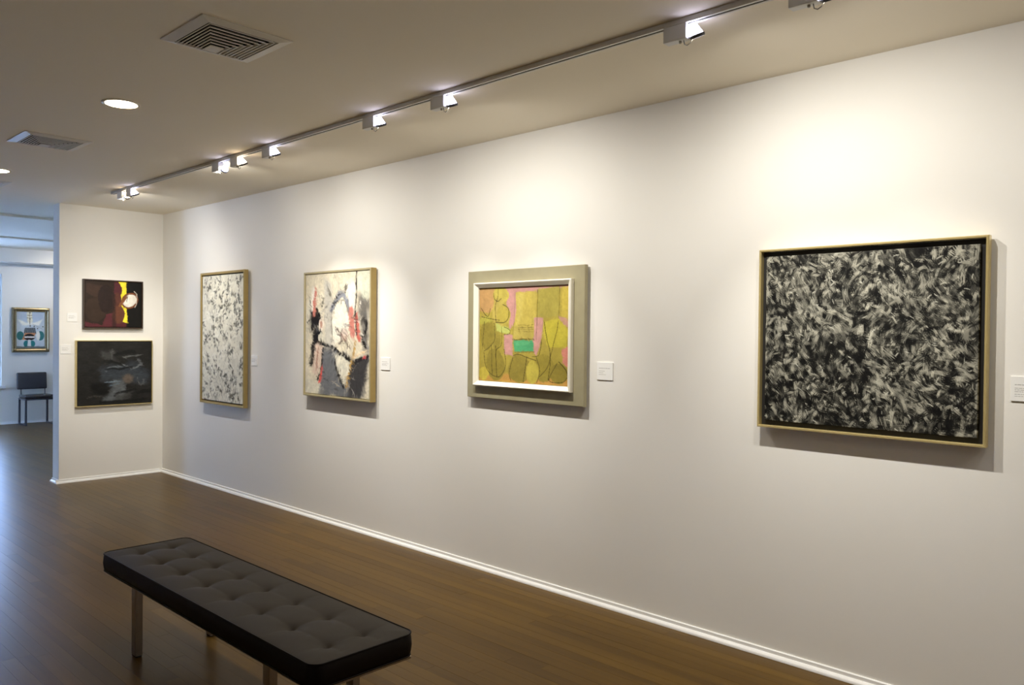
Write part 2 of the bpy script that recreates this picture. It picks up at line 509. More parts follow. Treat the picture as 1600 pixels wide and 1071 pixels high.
def make_head(yc, target, power, label, x=TRACK_X, warm=False, blend=1.0, cone=66, dy=-0.083, dx=0.012, spill=1.0):
    root = empty('track_spotlight', (x, yc, H - 0.0005))
    tag(root, label, 'spotlight', 'track spotlights')
    link('housing', _house, M['housing'], root)
    link('adapter', _neck, M['track'], root)
    c = Vector((dx, dy, -0.072))                     # lamp centre, local
    tgt = Vector(target) - Vector((x, yc, H - 0.0005))
    d = (tgt - c).normalized()
    rot = d.to_track_quat('-Z', 'Y').to_euler()
    bell = link('reflector', _bell if not warm else _bell_w, None, root)
    bell.location = c; bell.rotation_euler = rot
    link('rim_ring', _rim, M['rim'], bell)
    link('lens', _lens, M['lens'], bell)
    link('yoke', tube('yoke', [(0.0, -0.050, -0.076), (0.004, -0.058, -0.080), tuple(c + Vector((-0.012, 0.018, -0.004)))], 0.0035, 8), M['wire'], root)
    link('lead_wire', tube('lead_wire', [(0.0, -0.030, -0.082), (0.0, -0.034, -0.100), (0.0, -0.046, -0.106), (0.002, -0.058, -0.100), tuple(c + Vector((-0.008, 0.014, -0.012)))], 0.0022, 6), M['wire'], root)
    link('knob', lathe('knob', [(0.004, -0.092), (0.0055, -0.090), (0.0055, -0.083), (0.004, -0.0825)], 10), M['wire'], root).location = (0, -0.015, 0)
    ld = bpy.data.lights.new('beam', 'SPOT')
    ld.energy = power; ld.color = SPOT_COLOR; ld.spot_size = math.radians(cone); ld.spot_blend = blend; ld.shadow_soft_size = 0.018
    lo = bpy.data.objects.new('beam', ld); COL.objects.link(lo); lo.parent = root
    lo.location = c + d * 0.03; lo.rotation_euler = rot
    sd = bpy.data.lights.new('spill', 'SPOT')
    sd.energy = power * SPILL_RATIO * spill; sd.color = SPOT_COLOR; sd.spot_size = math.radians(180); sd.spot_blend = 1.0; sd.shadow_soft_size = 0.02
    so = bpy.data.objects.new('spill', sd); COL.objects.link(so); so.parent = root
    so.location = c + d * 0.03; so.rotation_euler = rot
    return root
_bell.materials.append(M['bell_cool'])
_bell_w = _bell.copy(); _bell_w.materials.clear(); _bell_w.materials.append(M['bell_warm'])

P = SPOT_POWER
make_head(1.205, (0, 1.05, 0.95), P * 0.24, 'white track spotlight cut by the top photo edge, above the large black and grey painting')
make_head(0.150, (0, -0.45, 0.9), P * 0.22, 'added unseen track spotlight past the right edge for ambient light, nearer one')  # unseen head, added to raise the ambient light
make_head(-0.900, (0, -1.2, 1.0), P * 0.50, 'added unseen track spotlight past the right edge for ambient light, farther one')  # second added head out of view, fills the near room with light
make_head(1.722, (0, 1.40, 0.7), P * 0.47, 'white track spotlight with hanging wire loop, second nearest the camera', spill=1.15)
make_head(3.143, (0, 3.25, 0.7), P * 0.45, 'white track spotlight above the left part of the yellow painting', spill=1.1)
make_head(3.740, (0, 3.85, 0.7), P * 0.42, 'white track spotlight fourth nearest the camera, between the yellow and the grey-pink paintings', spill=0.6)
make_head(4.880, (0, 4.95, 0.85), P * 0.52, 'white track spotlight alone left of a long bare track stretch, fifth nearest the camera', spill=0.42)
make_head(5.325, (0, 5.35, 1.0), P * 0.49, 'white track spotlight with warm glow, right one of the close pair', warm=True, spill=0.6)
make_head(5.605, (-0.42, YP, 1.2), P * 1.0, 'white track spotlight with violet glow, left one of the close pair', cone=50, spill=0.22)
make_head(7.230, (0, 7.3, 0.9), P * 0.24, 'white track spotlight at the far track end, right one of the two', spill=0.6)
make_head(7.430, (-0.5, YP, 1.1), P * 0.4, 'white track spotlight at the far track end, left one of the two', warm=True)
make_head(13.40, (0.33, YF, 1.9), P * 0.25, 'white track spotlight in the far room', x=1.0, dx=-0.012)

# ------------------------------------------------------------------ painting on canvas meshes
def vnoise(h, w, cells_y, cells_x, rs):
    g = rs.rand(cells_y + 2, cells_x + 2)
    y = np.linspace(0, cells_y, h, endpoint=False); x = np.linspace(0, cells_x, w, endpoint=False)
    yi, xi = y.astype(int), x.astype(int)
    fy, fx = (y - yi)[:, None], (x - xi)[None, :]
    fy = fy * fy * (3 - 2 * fy); fx = fx * fx * (3 - 2 * fx)
    a = g[yi][:, xi]; b = g[yi][:, xi + 1]; c = g[yi + 1][:, xi]; d = g[yi + 1][:, xi + 1]
    return (a * (1 - fx) + b * fx) * (1 - fy) + (c * (1 - fx) + d * fx) * fy
def fbm(h, w, c, rs, ax=1.0):
    return sum(vnoise(h, w, max(1, int(c * 2 ** k)), max(1, int(c * ax * 2 ** k)), rs) * 0.5 ** (k + 1) for k in range(4)) / 0.9375
def sm(x): 
    x = np.clip(x, 0, 1); return x * x * (3 - 2 * x)

class Canvas:
    def __init__(s, wm, hm, nx, ny, base, seed):
        s.wm, s.hm, s.nx, s.ny = wm, hm, nx, ny
        s.rs = np.random.RandomState(seed)
        s.C = np.ones((ny, nx, 3)) * np.array(lin(*base))
        s.U, s.V = np.meshgrid((np.arange(nx) + .5) / nx, (np.arange(ny) + .5) / ny)
        s.asp = wm / hm
        s.wob = fbm(ny, nx, 9, s.rs) - 0.5; s.wob2 = fbm(ny, nx, 9, s.rs) - 0.5
        s.fine = fbm(ny, nx, 40, s.rs)
    def put(s, a, col, sl=None):
        c = np.array(lin(*col))
        if sl is None: s.C = s.C * (1 - a[..., None]) + c * a[..., None]
        else: s.C[sl] = s.C[sl] * (1 - a[..., None]) + c * a[..., None]
    def var(s, amt, cells=12, ax=1.0):
        s.C *= (1 + amt * (fbm(s.ny, s.nx, cells, s.rs, ax) - 0.5)[..., None] * 2)
        s.C = np.clip(s.C, 0.002, 0.95)
    def blob(s, u, v, ru, rv, col, rot=0, soft=0.08, wob=0.25, op=1.0):
        x, y = (s.U - u) * s.asp, s.V - v
        ca, sa = math.cos(rot), math.sin(rot)
        X, Y = (x * ca + y * sa) / (ru * s.asp), (-x * sa + y * ca) / rv
        r = np.sqrt(X * X + Y * Y) + s.wob * wob
        s.put(op * sm((1 - r) / soft + 0.5), col)
    def poly(s, pts, col, soft=0.012, wob=0.03, op=1.0, tex=0.0):
        pu = s.U + s.wob * wob; pv = s.V + s.wob2 * wob
        inside = np.zeros(s.U.shape, bool); dist = np.full(s.U.shape, 9.0)
        n = len(pts)
        for i in range(n):
            (x0, y0), (x1, y1) = pts[i], pts[(i + 1) % n]
            cond = ((y0 > pv) != (y1 > pv))
            xi = (x1 - x0) * (pv - y0) / ((y1 - y0) if abs(y1 - y0) > 1e-9 else 1e-9) + x0
            inside ^= (cond & (pu < xi))
            dist = np.minimum(dist, s._seg(pu, pv, x0, y0, x1, y1))
        sd = np.where(inside, dist, -dist)
        a = sm(sd / soft + 0.5) * op
        if tex: a = a * np.clip(1 - tex + 2 * tex * s.fine, 0, 1)
        s.put(a, col)
    def _seg(s, pu, pv, x0, y0, x1, y1):
        dx, dy = (x1 - x0) * s.asp, y1 - y0
        px, py = (pu - x0) * s.asp, pv - y0
        t = np.clip((px * dx + py * dy) / max(dx * dx + dy * dy, 1e-9), 0, 1)
        return np.hypot(px - t * dx, py - t * dy)
    def stroke(s, pts, wd, col, op=1.0, soft=0.4, wob=0.02, dry=0.0):
        pu = s.U + s.wob * wob; pv = s.V + s.wob2 * wob
        d = np.full(s.U.shape, 9.0)
        for (a, b) in zip(pts[:-1], pts[1:]):
            d = np.minimum(d, s._seg(pu, pv, *a, *b))
        al = sm((wd - d) / (wd * soft) + 0.3) * op
        if dry: al = al * sm((s.fine - dry) / 0.2 + 0.5)
        s.put(al, col)
    def curve(s, pts, wd, col, **k):
        out = []
        P_ = [pts[0]] + list(pts) + [pts[-1]]
        for i in range(1, len(P_) - 2):
            for t in np.linspace(0, 1, 7, endpoint=False):
                p0, p1, p2, p3 = [np.array(q) for q in P_[i - 1:i + 3]]
                out.append(tuple(0.5 * ((2 * p1) + (-p0 + p2) * t + (2 * p0 - 5 * p1 + 4 * p2 - p3) * t * t + (-p0 + 3 * p1 - 3 * p2 + p3) * t ** 3)))
        out.append(tuple(pts[-1]))
        s.stroke(out, wd, col, **k)
    def dab(s, u, v, ang, ln, wd, col, op=1.0, streak=0.5, ragged=0.3, linear=None, freq=1.0):
        """one local brush mark; ln, wd in units of canvas height"""
        R = (ln + wd) * 1.2
        i0, i1 = max(0, int((v - R) * s.ny)), min(s.ny, int((v + R) * s.ny) + 1)
        j0, j1 = max(0, int((u - R / s.asp) * s.nx)), min(s.nx, int((u + R / s.asp) * s.nx) + 1)
        if i1 <= i0 or j1 <= j0: return
        sl = (slice(i0, i1), slice(j0, j1))
        x, y = (s.U[sl] - u) * s.asp, s.V[sl] - v
        ca, sa = math.cos(ang), math.sin(ang)
        X, Y = x * ca + y * sa, -x * sa + y * ca
        Y = Y + 0.25 * X * X / max(ln, 1e-6) * s.rs.uniform(-1, 1)
        end = ln * (1 + ragged * np.sin(Y / wd * 9 + s.rs.rand() * 6))
        a = sm((wd - np.abs(Y)) / (wd * 0.35)) * sm((end - np.abs(X)) / (ln * 0.25))
        ph = s.rs.rand(3) * 6
        st = 0.5 + 0.5 * (0.5 * np.sin(Y / wd * 7 * freq + ph[0]) + 0.3 * np.sin(Y / wd * 13 * freq + ph[1]) + 0.2 * np.sin(Y / wd * 23 * freq + ph[2]))
        a = a * op * (1 - streak + streak * st)
        if linear is not None: s.C[sl] = s.C[sl] * (1 - a[..., None]) + linear * a[..., None]
        else: s.put(a, col, sl)
    def painterly(s, n, ln, wd, jit=0.12, flow=None, streak=0.5, op=0.85):
        """re-lay the picture as n visible brush marks that pick up the colour under them"""
        rs = s.rs
        f = fbm(s.ny, s.nx, 4, rs)
        src = s.C.copy()
        for _ in range(n):
            u, v = rs.rand(), rs.rand()
            i, j = min(s.ny - 1, int(v * s.ny)), min(s.nx - 1, int(u * s.nx))
            c_ = np.clip(src[i, j] * (1 + rs.uniform(-jit, jit)), 0.002, 0.95)
            ang = (f[i, j] * 7 if flow is None else flow) + rs.uniform(-.6, .6)
            s.dab(u, v, ang, ln * rs.uniform(.5, 1.3), wd * rs.uniform(.5, 1.4), None, op=op, streak=streak, linear=c_)
    def mesh(s, name, relief=0.0, depth=0.02):
        """grid in local x (0..wm), y (0..hm), front at z 0, with sides turned back"""
        nx, ny = s.nx, s.ny
        lum = s.C.mean(2)
        z = relief * (lum - lum.mean()) * 4 if relief else np.zeros_like(lum)
        z = np.clip(z, -0.004, 0.004)
        X = np.linspace(0, s.wm, nx); Yv = np.linspace(s.hm, 0, ny)
        XX, YY = np.meshgrid(X, Yv)
        co = np.stack([XX, YY, z], -1).reshape(-1, 3)
        idx = np.arange(nx * ny).reshape(ny, nx)
        q = np.stack([idx[:-1, :-1], idx[1:, :-1], idx[1:, 1:], idx[:-1, 1:]], -1).reshape(-1, 4)
        per = np.concatenate([idx[0, :-1], idx[:-1, -1], idx[-1, ::-1][:-1], idx[::-1, 0][:-1]])
        back = co[per].copy(); back[:, 2] = -depth
        nb = len(per); off = nx * ny
        co = np.concatenate([co, back])
        k = np.arange(nb); kn = (k + 1) % nb
        side = np.stack([per[k], per[kn], off + kn, off + k], -1)
        q = np.concatenate([q, side])
        me = bpy.data.meshes.new(name)
        me.vertices.add(len(co)); me.vertices.foreach_set('co', co.ravel())
        me.loops.add(q.size); me.loops.foreach_set('vertex_index', q.ravel().astype(np.int32))
        me.polygons.add(len(q)); me.polygons.foreach_set('loop_start', np.arange(0, q.size, 4, dtype=np.int32))
        me.polygons.foreach_set('use_smooth', np.ones(len(q), dtype=bool))
        me.update(calc_edges=True); me.validate()
        at = me.color_attributes.new('paint', 'FLOAT_COLOR', 'POINT')
        col = np.ones((len(co), 4)); col[:nx * ny, :3] = s.C.reshape(-1, 3); col[nx * ny:, :3] = s.C.reshape(-1, 3)[per]
        at.data.foreach_set('color', col.astype(np.float32).ravel())
        return me

def frame_rails(root, name, x0, y0, w, h, prof, mat, mat_side=None, label=None):
    """four mitred rails; prof is a closed polygon of (inset, z)"""
    out = []
    n = len(prof)
    corner = lambda k, ins: [(x0 + ins, y0 + ins), (x0 + w - ins, y0 + ins), (x0 + w - ins, y0 + h - ins), (x0 + ins, y0 + h - ins)][k]
    for k in range(4):
        l = (k + 1) % 4
        V = [(*corner(k, i), z) for i, z in prof] + [(*corner(l, i), z) for i, z in prof]
        Fc = [(a, (a + 1) % n, n + (a + 1) % n, n + a) for a in range(n)] + [list(range(n)), list(range(n, 2 * n))]
        o = link(name, mesh_from(name, V, Fc), mat, root)
        if label: o['label'] = label
        out.append(o)
    return out

def hang(name, wall, a, z0, label, cat='painting', group='framed paintings'):
    """wall 'right': a = left edge Y (viewer's left); 'end'/'far': a = left edge X. Local x to the viewer's right, y up, z out."""
    if wall == 'right': loc, rot = (-0.0005, a, z0), (math.pi / 2, 0, -math.pi / 2)
    elif wall == 'end': loc, rot = (a, YP - 0.0005, z0), (math.pi / 2, 0, 0)
    else: loc, rot = (a, YF - 0.0005, z0), (math.pi / 2, 0, 0)
    o = empty(name, loc, rot)
    tag(o, label, cat, group)
    return o

# --- large black and grey canvas in a brass floater frame
def art_black_grey(c):
    c.var(0.4, 10)
    rs = c.rs
    patch = fbm(c.ny, c.nx, 5, rs); angf = fbm(c.ny, c.nx, 8, rs)
    def lay(n, l0, l1, w0, w1, light):
        for i in range(n):
            u, v = rs.rand(), rs.rand()
            jj, ii = min(c.nx - 1, int(u * c.nx)), min(c.ny - 1, int(v * c.ny))
            p = (patch[ii, jj] - 0.5) * 0.5 + rs.uniform(0, 1) - 0.10 * (v - 0.45)
            ang = 1.35 + (angf[ii, jj] - 0.5) * 4.0 + rs.uniform(-0.5, 0.5)
            if rs.rand() < 0.25: ang += 1.5
            if p < light: g = rs.uniform(6, 18); st = rs.uniform(0.1, 0.5)
            elif p < light + 0.18: g = rs.uniform(45, 80); st = rs.uniform(0.5, 0.85)
            else: g = rs.uniform(110, 190); st = rs.uniform(0.55, 0.95)
            c.dab(u, v, ang, rs.uniform(l0, l1), rs.uniform(w0, w1), (g * 1.02, g, g * 0.9), op=rs.uniform(0.8, 1), streak=st, ragged=0.45, freq=rs.uniform(0.8, 1.6))
    lay(1500, .03, .06, .016, .032, .45)
    lay(1900, .018, .042, .009, .020, .50)
    lay(1500, .010, .026, .005, .012, .50)
    for i in range(140):
        c.dab(rs.rand(), rs.rand(), rs.uniform(0, 3.14), rs.uniform(.010, .024), rs.uniform(.008, .018), (12, 11, 10), op=.97, streak=.1, ragged=.5)
    for i in range(110):
        c.dab(rs.rand(), rs.rand() ** 1.2, rs.uniform(0, 3.14), rs.uniform(.006, .018), rs.uniform(.0015, .004), (196, 193, 176), op=.8, streak=.3)

W4, H4 = 0.970, 0.846
r = hang('painting', 'right', 1.786, 1.110, 'large black and grey all-over brushwork painting in a thin brass frame')
frame_rails(r, 'frame_rail', 0, 0, W4, H4, [(0, 0.015), (0, 0.050), (0.003, 0.053), (0.009, 0.053), (0.011, 0.050), (0.011, 0.015)], M['brass'])
link('backing', boxes('backing', [(0.0115, W4 - 0.0115, 0.0115, H4 - 0.0115, 0.016, 0.024)]), M['black'], r)
ins = 0.034
link('hanging_cleat', boxes('hanging_cleat', [(0.2, W4 - 0.2, H4 - 0.22, H4 - 0.14, 0.0, 0.0155)]), M['dark_wood'], r)
c = Canvas(W4 - 2 * ins, H4 - 2 * ins, 400, 350, (70, 68, 60), 11); art_black_grey(c)
o = link('canvas', c.mesh('canvas', 0.0010, 0.020), paint_mat('paint_black_grey', 0.6, 0.12), r); o.location = (ins, ins, 0.040)

# --- yellow and pink canvas in a cream moulding on a wide silvered board
def art_yellow(c):
    ol = (150, 138, 62); ye = (196, 178, 84); pk = (200, 150, 138)
    c.poly([(0, 0), (.18, 0), (.17, .2), (.12, .27), (0, .25)], (196, 154, 98), op=.95)
    c.poly([(0, .9), (1, .93), (1, 1), (0, 1)], (202, 150, 78), op=.8, soft=.04)
    c.poly([(.3, 0), (1, 0), (1, .035), (.45, .06), (.42, .36), (.36, .46), (.33, .2)], pk)
    c.poly([(.43, .06), (.66, .05), (.665, .55), (.42, .56)], ye)
    c.poly([(.44, .08), (.52, .07), (.50, .3), (.45, .4)], (208, 192, 104), op=.5, soft=.05)
    c.poly([(.675, .035), (.895, .02), (.89, .32), (.68, .325)], (172, 160, 74))
    c.poly([(.92, .02), (1, .02), (1, .33), (.92, .32)], (200, 180, 76))
    c.poly([(.895, .32), (1, .33), (1, .42), (.93, .4)], pk, op=.8)
    c.poly([(.73, .36), (.9, .34), (.99, .45), (.98, .62), (.8, .62), (.74, .5)], (196, 184, 66))
    c.poly([(.30, .5), (.40, .5), (.395, .72), (.31, .70)], pk)
    c.poly([(.645, .33), (.735, .33), (.72, .56), (.66, .72), (.62, .66)], (204, 154, 140))
    c.poly([(.93, .64), (1, .6), (1, .83), (.94, .77)], (214, 140, 120))
    c.poly([(.40, .40), (.63, .42), (.64, .53), (.41, .54)], (186, 170, 84))
    for k in range(4): c.stroke([(.46, .40 + k * .022), (.63, .395 + k * .022)], .0035, (112, 98, 40), op=.7)
    c.poly([(.41, .555), (.635, .555), (.63, .67), (.415, .672)], (84, 168, 112), wob=.015)
    c.poly([(.43, .57), (.6, .565), (.6, .60), (.43, .61)], (110, 192, 130), op=.5, wob=.02)
    c.stroke([(.40, .548), (.64, .545)], .006, (70, 58, 30), op=.8); c.stroke([(.42, .68), (.64, .675)], .005, (80, 64, 30), op=.7)
    # standing figure of ovals, drawn with thin dark lines
    c.blob(.26, .085, .095, .085, (198, 182, 84)); c.blob(.235, .27, .075, .16, (194, 176, 86)); c.blob(.29, .29, .075, .10, (188, 172, 76))
    c.blob(.10, .50, .085, .16, (150, 136, 58), rot=.1); c.blob(.21, .52, .05, .15, (156, 142, 62)); c.blob(.2, .82, .11, .17, (150, 136, 58), rot=-.2)
    c.blob(.48, .85, .13, .14, (152, 138, 60)); c.blob(.74, .83, .11, .14, (158, 144, 60), rot=.3); c.blob(.9, .88, .09, .1, (150, 136, 58))
    c.blob(.62, .88, .07, .12, (196, 182, 78)); c.blob(.06, .92, .06, .07, (204, 186, 76))
    c.poly([(.20, .38), (.37, .44), (.36, .5), (.22, .46)], (190, 196, 104))
    c.poly([(0, .33), (.1, .3), (.16, .36), (0, .40)], (182, 176, 76))
    c.C *= np.array([.82, .80, .82])
    c.painterly(2600, .022, .007, .14, op=.75)
    dk = (62, 50, 20)
    def ln(pts, w=.0042, op=.8): c.curve(pts, w, dk, op=op, wob=.012)
    ln([(.17, .06), (.18, .12), (.22, .15), (.26, .12)]); ln([(.22, 0), (.22, .1), (.19, .2), (.2, .36)])
    ln([(.28, .18), (.34, .22), (.345, .31), (.30, .37), (.2, .37)], .0055); ln([(.02, .22), (.1, .31), (.13, .22)], .005); ln([(.03, .31), (.12, .33), (.24, .35)])
    ln([(.18, .38), (.19, .55), (.12, .64), (.06, .68)]); ln([(.27, .42), (.27, .6), (.21, .66), (.2, .74)]); ln([(.06, .36), (.05, .5), (.04, .66)])
    ln([(.2, .62), (.21, .8), (.22, .95)], .005); ln([(.3, .65), (.32, .82), (.24, .95), (.1, .88), (.06, .7)]); ln([(.15, .62), (.16, .92)])
    ln([(.4, .72), (.46, .7), (.56, .73), (.66, .76)]); ln([(.56, .73), (.54, .86), (.52, .98)], .005); ln([(.4, .74), (.36, .9), (.38, .98)]); ln([(.66, .72), (.7, .86), (.67, .98)])
    ln([(.74, .36), (.77, .52), (.81, .7), (.79, .95)], .005); ln([(.89, .36), (.86, .52), (.82, .68), (.78, .82), (.7, .92)]); ln([(.72, .55), (.69, .7), (.62, .72)])
    ln([(.9, .76), (.97, .84), (.99, .92)], .006); ln([(.67, .04), (.67, .32), (.66, .55)], .004, .6); ln([(.9, .02), (.895, .33)], .004, .6); ln([(.42, .06), (.41, .36), (.4, .5)], .003, .5)
    ln([(.3, .42), (.36, .45), (.36, .49), (.3, .5)], .004); ln([(.88, .78), (.8, .95), (.94, .96), (.99, .9)], .004)
    c.var(.16, 14); c.var(.08, 60)

W3, H3 = 0.975, 0.820
r = hang('painting', 'right', 3.830, 1.125, 'yellow and pink painting with green rectangle on a wide silvered board')
frame_rails(r, 'frame_board', 0, 0, W3, H3, [(0, 0.014), (0, 0.040), (0.003, 0.042), (0.112, 0.042), (0.112, 0.014)], M['olive'], label='wide flat silvered frame board')
frame_rails(r, 'moulding', 0.079, 0.079, W3 - 0.158, H3 - 0.158, [(0, 0.0421), (0, 0.068), (0.006, 0.074), (0.010, 0.072), (0.032, 0.054), (0.032, 0.0421)], M['cream'], label='raised cream inner moulding')
link('backing', boxes('backing', [(0.1125, W3 - 0.1125, 0.1125, H3 - 0.1125, 0.014, 0.022)]), M['black'], r)
ins = 0.1125
link('hanging_cleat', boxes('hanging_cleat', [(0.2, W3 - 0.2, H3 - 0.22, H3 - 0.14, 0.0, 0.0139)]), M['dark_wood'], r)
c = Canvas(W3 - 2 * ins, H3 - 2 * ins, 230, 190, (176, 160, 70), 5); art_yellow(c)
o = link('canvas', c.mesh('canvas', 0.0003, 0.02), paint_mat('paint_yellow', 0.5), r); o.location = (ins, ins, 0.044)

# --- cream, grey and black gestural canvas
def art_gesture(c):
    c.var(.10, 5)
    bk = (26, 24, 24); gr = (118, 118, 116); pale = (226, 218, 200); sal = (188, 118, 104)
    c.poly([(.30, .05), (.42, .08), (.46, .5), (.42, 1), (.30, 1), (.33, .5)], (178, 174, 164), op=.8, soft=.05)
    c.poly([(.28, .66), (.48, .62), (.52, .8), (.68, .9), (.72, 1), (.26, 1)], (112, 113, 114), soft=.03, wob=.06)
    c.poly([(.76, .74), (.96, .70), (.92, .84), (.86, .99), (.72, .97), (.70, .84)], (66, 64, 64), soft=.04, wob=.06)
    c.poly([(.0, .86), (.2, .9), (.32, .95), (.3, 1), (0, 1)], (206, 200, 180), soft=.04)
    c.poly([(.1, .36), (.24, .34), (.3, .42), (.26, .58), (.22, .68), (.12, .72), (.12, .5)], (24, 22, 24), wob=.06, soft=.02)
    c.poly([(.02, .28), (.10, .15), (.12, .36), (.06, .5), (.02, .6)], (196, 190, 172), op=.8, soft=.04)
    c.poly([(.08, .30), (.22, .30), (.32, .40), (.30, .56), (.24, .74), (.10, .76), (.10, .5)], (22, 20, 22), wob=.14, soft=.03, tex=.3)
    c.poly([(.26, .60), (.52, .64), (.56, .80), (.72, .88), (.95, .86), (.9, 1), (.24, 1)], (104, 105, 107), soft=.05, wob=.08, op=.85)
    c.poly([(.72, .70), (.97, .66), (.95, .86), (.88, 1), (.70, .98), (.68, .84)], (58, 56, 56), soft=.05, wob=.09)
    c.poly([(.84, .16), (1, .2), (1, .66), (.9, .64), (.84, .4)], (98, 94, 90), soft=.08, wob=.16, op=.8, tex=.4)
    c.blob(.265, .42, .045, .055, (222, 208, 190)); c.blob(.262, .42, .022, .03, (180, 140, 120)); c.blob(.27, .53, .06, .04, (206, 200, 180))
    c.poly([(.48, .28), (.58, .22), (.7, .34), (.68, .5), (.56, .56), (.44, .6), (.42, .5)], (222, 214, 196), soft=.03, wob=.05)
    c.curve([(.42, .30), (.50, .22), (.58, .18), (.66, .24), (.73, .34)], .028, (128, 130, 136), wob=.03)
    c.curve([(.43, .28), (.52, .19), (.58, .17)], .007, bk, wob=.02); c.curve([(.46, .33), (.5, .24), (.62, .24), (.7, .36)], .005, bk, op=.7)
    c.poly([(.66, .09), (.78, .09), (.78, .32), (.70, .30)], (214, 208, 196), soft=.02)
    c.stroke([(.80, .0), (.80, .2), (.78, .34)], .008, bk, wob=.03); c.stroke([(.66, .10), (.64, .16)], .014, bk, op=.8, wob=.05)
    c.poly([(.83, 0), (1, 0), (1, .2), (.9, .22), (.84, .12)], (196, 198, 176), op=.8, soft=.05)
    c.poly([(.8, .2), (.98, .22), (.98, .62), (.9, .6), (.86, .4)], (84, 80, 76), op=.75, soft=.08, wob=.12, tex=.5)
    c.curve([(.92, .38), (.95, .46), (.88, .52), (.94, .6)], .02, bk, wob=.06, dry=.35)
    c.stroke([(.165, .13), (.14, .34)], .024, sal, wob=.02); c.stroke([(.13, .12), (.11, .3)], .018, (228, 220, 206), wob=.02); c.stroke([(.06, .18), (.13, .36)], .005, bk, op=.8)
    c.stroke([(.72, .31), (.75, .50)], .036, sal, wob=.03); c.stroke([(.80, .34), (.84, .53)], .022, (184, 96, 84), wob=.04); c.stroke([(.78, .3), (.81, .5)], .008, bk)
    c.poly([(.16, .58), (.30, .60), (.28, .72), (.20, .84), (.13, .82)], (206, 184, 164), soft=.02, wob=.05); c.stroke([(.22, .62), (.18, .8)], .008, (150, 90, 70), op=.7)
    c.curve([(.30, .62), (.27, .76), (.20, .88)], .012, bk, wob=.04, dry=.3); c.stroke([(.28, .78), (.24, .89)], .016, (206, 90, 82), wob=.03)
    c.stroke([(.03, .40), (.12, .365), (.2, .355)], .008, bk, op=.85); c.curve([(.24, .57), (.45, .61), (.62, .68), (.78, .72)], .016, bk, wob=.03)
    c.stroke([(.60, .67), (.70, .70)], .026, bk, wob=.06); c.poly([(.46, .66), (.6, .68), (.7, .72), (.69, .84), (.63, .92), (.54, .80)], (214, 208, 188), soft=.02, wob=.04)
    c.curve([(.48, .73), (.55, .84), (.62, .92)], .014, bk, wob=.04); c.curve([(.80, .56), (.75, .68), (.70, .80), (.66, .92)], .012, (176, 142, 82), wob=.03)
    c.stroke([(.74, .68), (.95, .62)], .010, (214, 188, 150), wob=.05); c.stroke([(.8, .70), (.95, .67)], .018, bk, wob=.06); c.blob(.93, .675, .02, .012, (190, 60, 66))
    for a, b in (((.5, .44), (.66, .56)), ((.52, .5), (.7, .56)), ((.6, .44), (.58, .58)), ((.7, .5), (.56, .58)), ((.62, .55), (.74, .62))): c.stroke([a, b], .005, (70, 48, 42), op=.85, wob=.05)
    c.blob(.63, .5, .06, .05, (176, 132, 118), op=.4, soft=.5)
    c.stroke([(.42, .3), (.44, .5), (.42, .66)], .006, (60, 58, 54), op=.7, wob=.03); c.stroke([(.38, .12), (.41, .17)], .018, (90, 84, 70), op=.8, wob=.06)
    c.stroke([(.28, .27), (.3, .2)], .01, bk, op=.7); c.stroke([(.72, .36), (.9, .39)], .006, bk, op=.8)
    for k in range(26):
        u, v = c.rs.uniform(.3, .95), c.rs.uniform(.6, .97); c.stroke([(u, v), (u + c.rs.uniform(-.01, .01), v + c.rs.uniform(.02, .08))], .0025, (190, 186, 176) if k % 2 else (50, 48, 46), op=.6)
    for k in range(70):
        u, v = c.rs.normal(.5, .24), c.rs.normal(.5, .22)
        c.dab(u, v, c.rs.choice([1.4, 1.7, .5, 2.6]) + c.rs.uniform(-.4, .4), c.rs.uniform(.015, .06), c.rs.uniform(.003, .012), [(24, 22, 22), (220, 212, 196), (120, 118, 116), (70, 66, 64), (186, 176, 158)][k % 5], op=.8, streak=.6)
    c.painterly(2600, .028, .008, .2, op=.8)
    c.var(.14, 16); c.var(.10, 60)

W2, H2 = 0.925, 1.010
r = hang('painting', 'right', 5.792, 1.015, 'cream, grey and black gestural painting with salmon strokes, deep brown-sided frame')
for o in frame_rails(r, 'frame_rail', 0, 0, W2, H2, [(0, 0.012), (0, 0.060), (0.001, 0.0605), (0.001, 0.012)], M['gold_side']): o['label'] = 'aged brown outer frame edge'
frame_rails(r, 'frame_face', 0.0012, 0.0012, W2 - 0.0024, H2 - 0.0024, [(0, 0.012), (0, 0.061), (0.002, 0.063), (0.013, 0.063), (0.015, 0.058), (0.015, 0.012)], M['pale_gold'])
link('backing', boxes('backing', [(0.0165, W2 - 0.0165, 0.0165, H2 - 0.0165, 0.013, 0.025)]), M['black'], r)
ins = 0.020
link('hanging_cleat', boxes('hanging_cleat', [(0.2, W2 - 0.2, H2 - 0.22, H2 - 0.14, 0.0, 0.0125)]), M['dark_wood'], r)
c = Canvas(W2 - 2 * ins, H2 - 2 * ins, 230, 250, (208, 198, 174), 21); art_gesture(c)
o = link('canvas', c.mesh('canvas', 0.0006, 0.02), paint_mat('paint_gesture', 0.5), r); o.location = (ins, ins, 0.054)

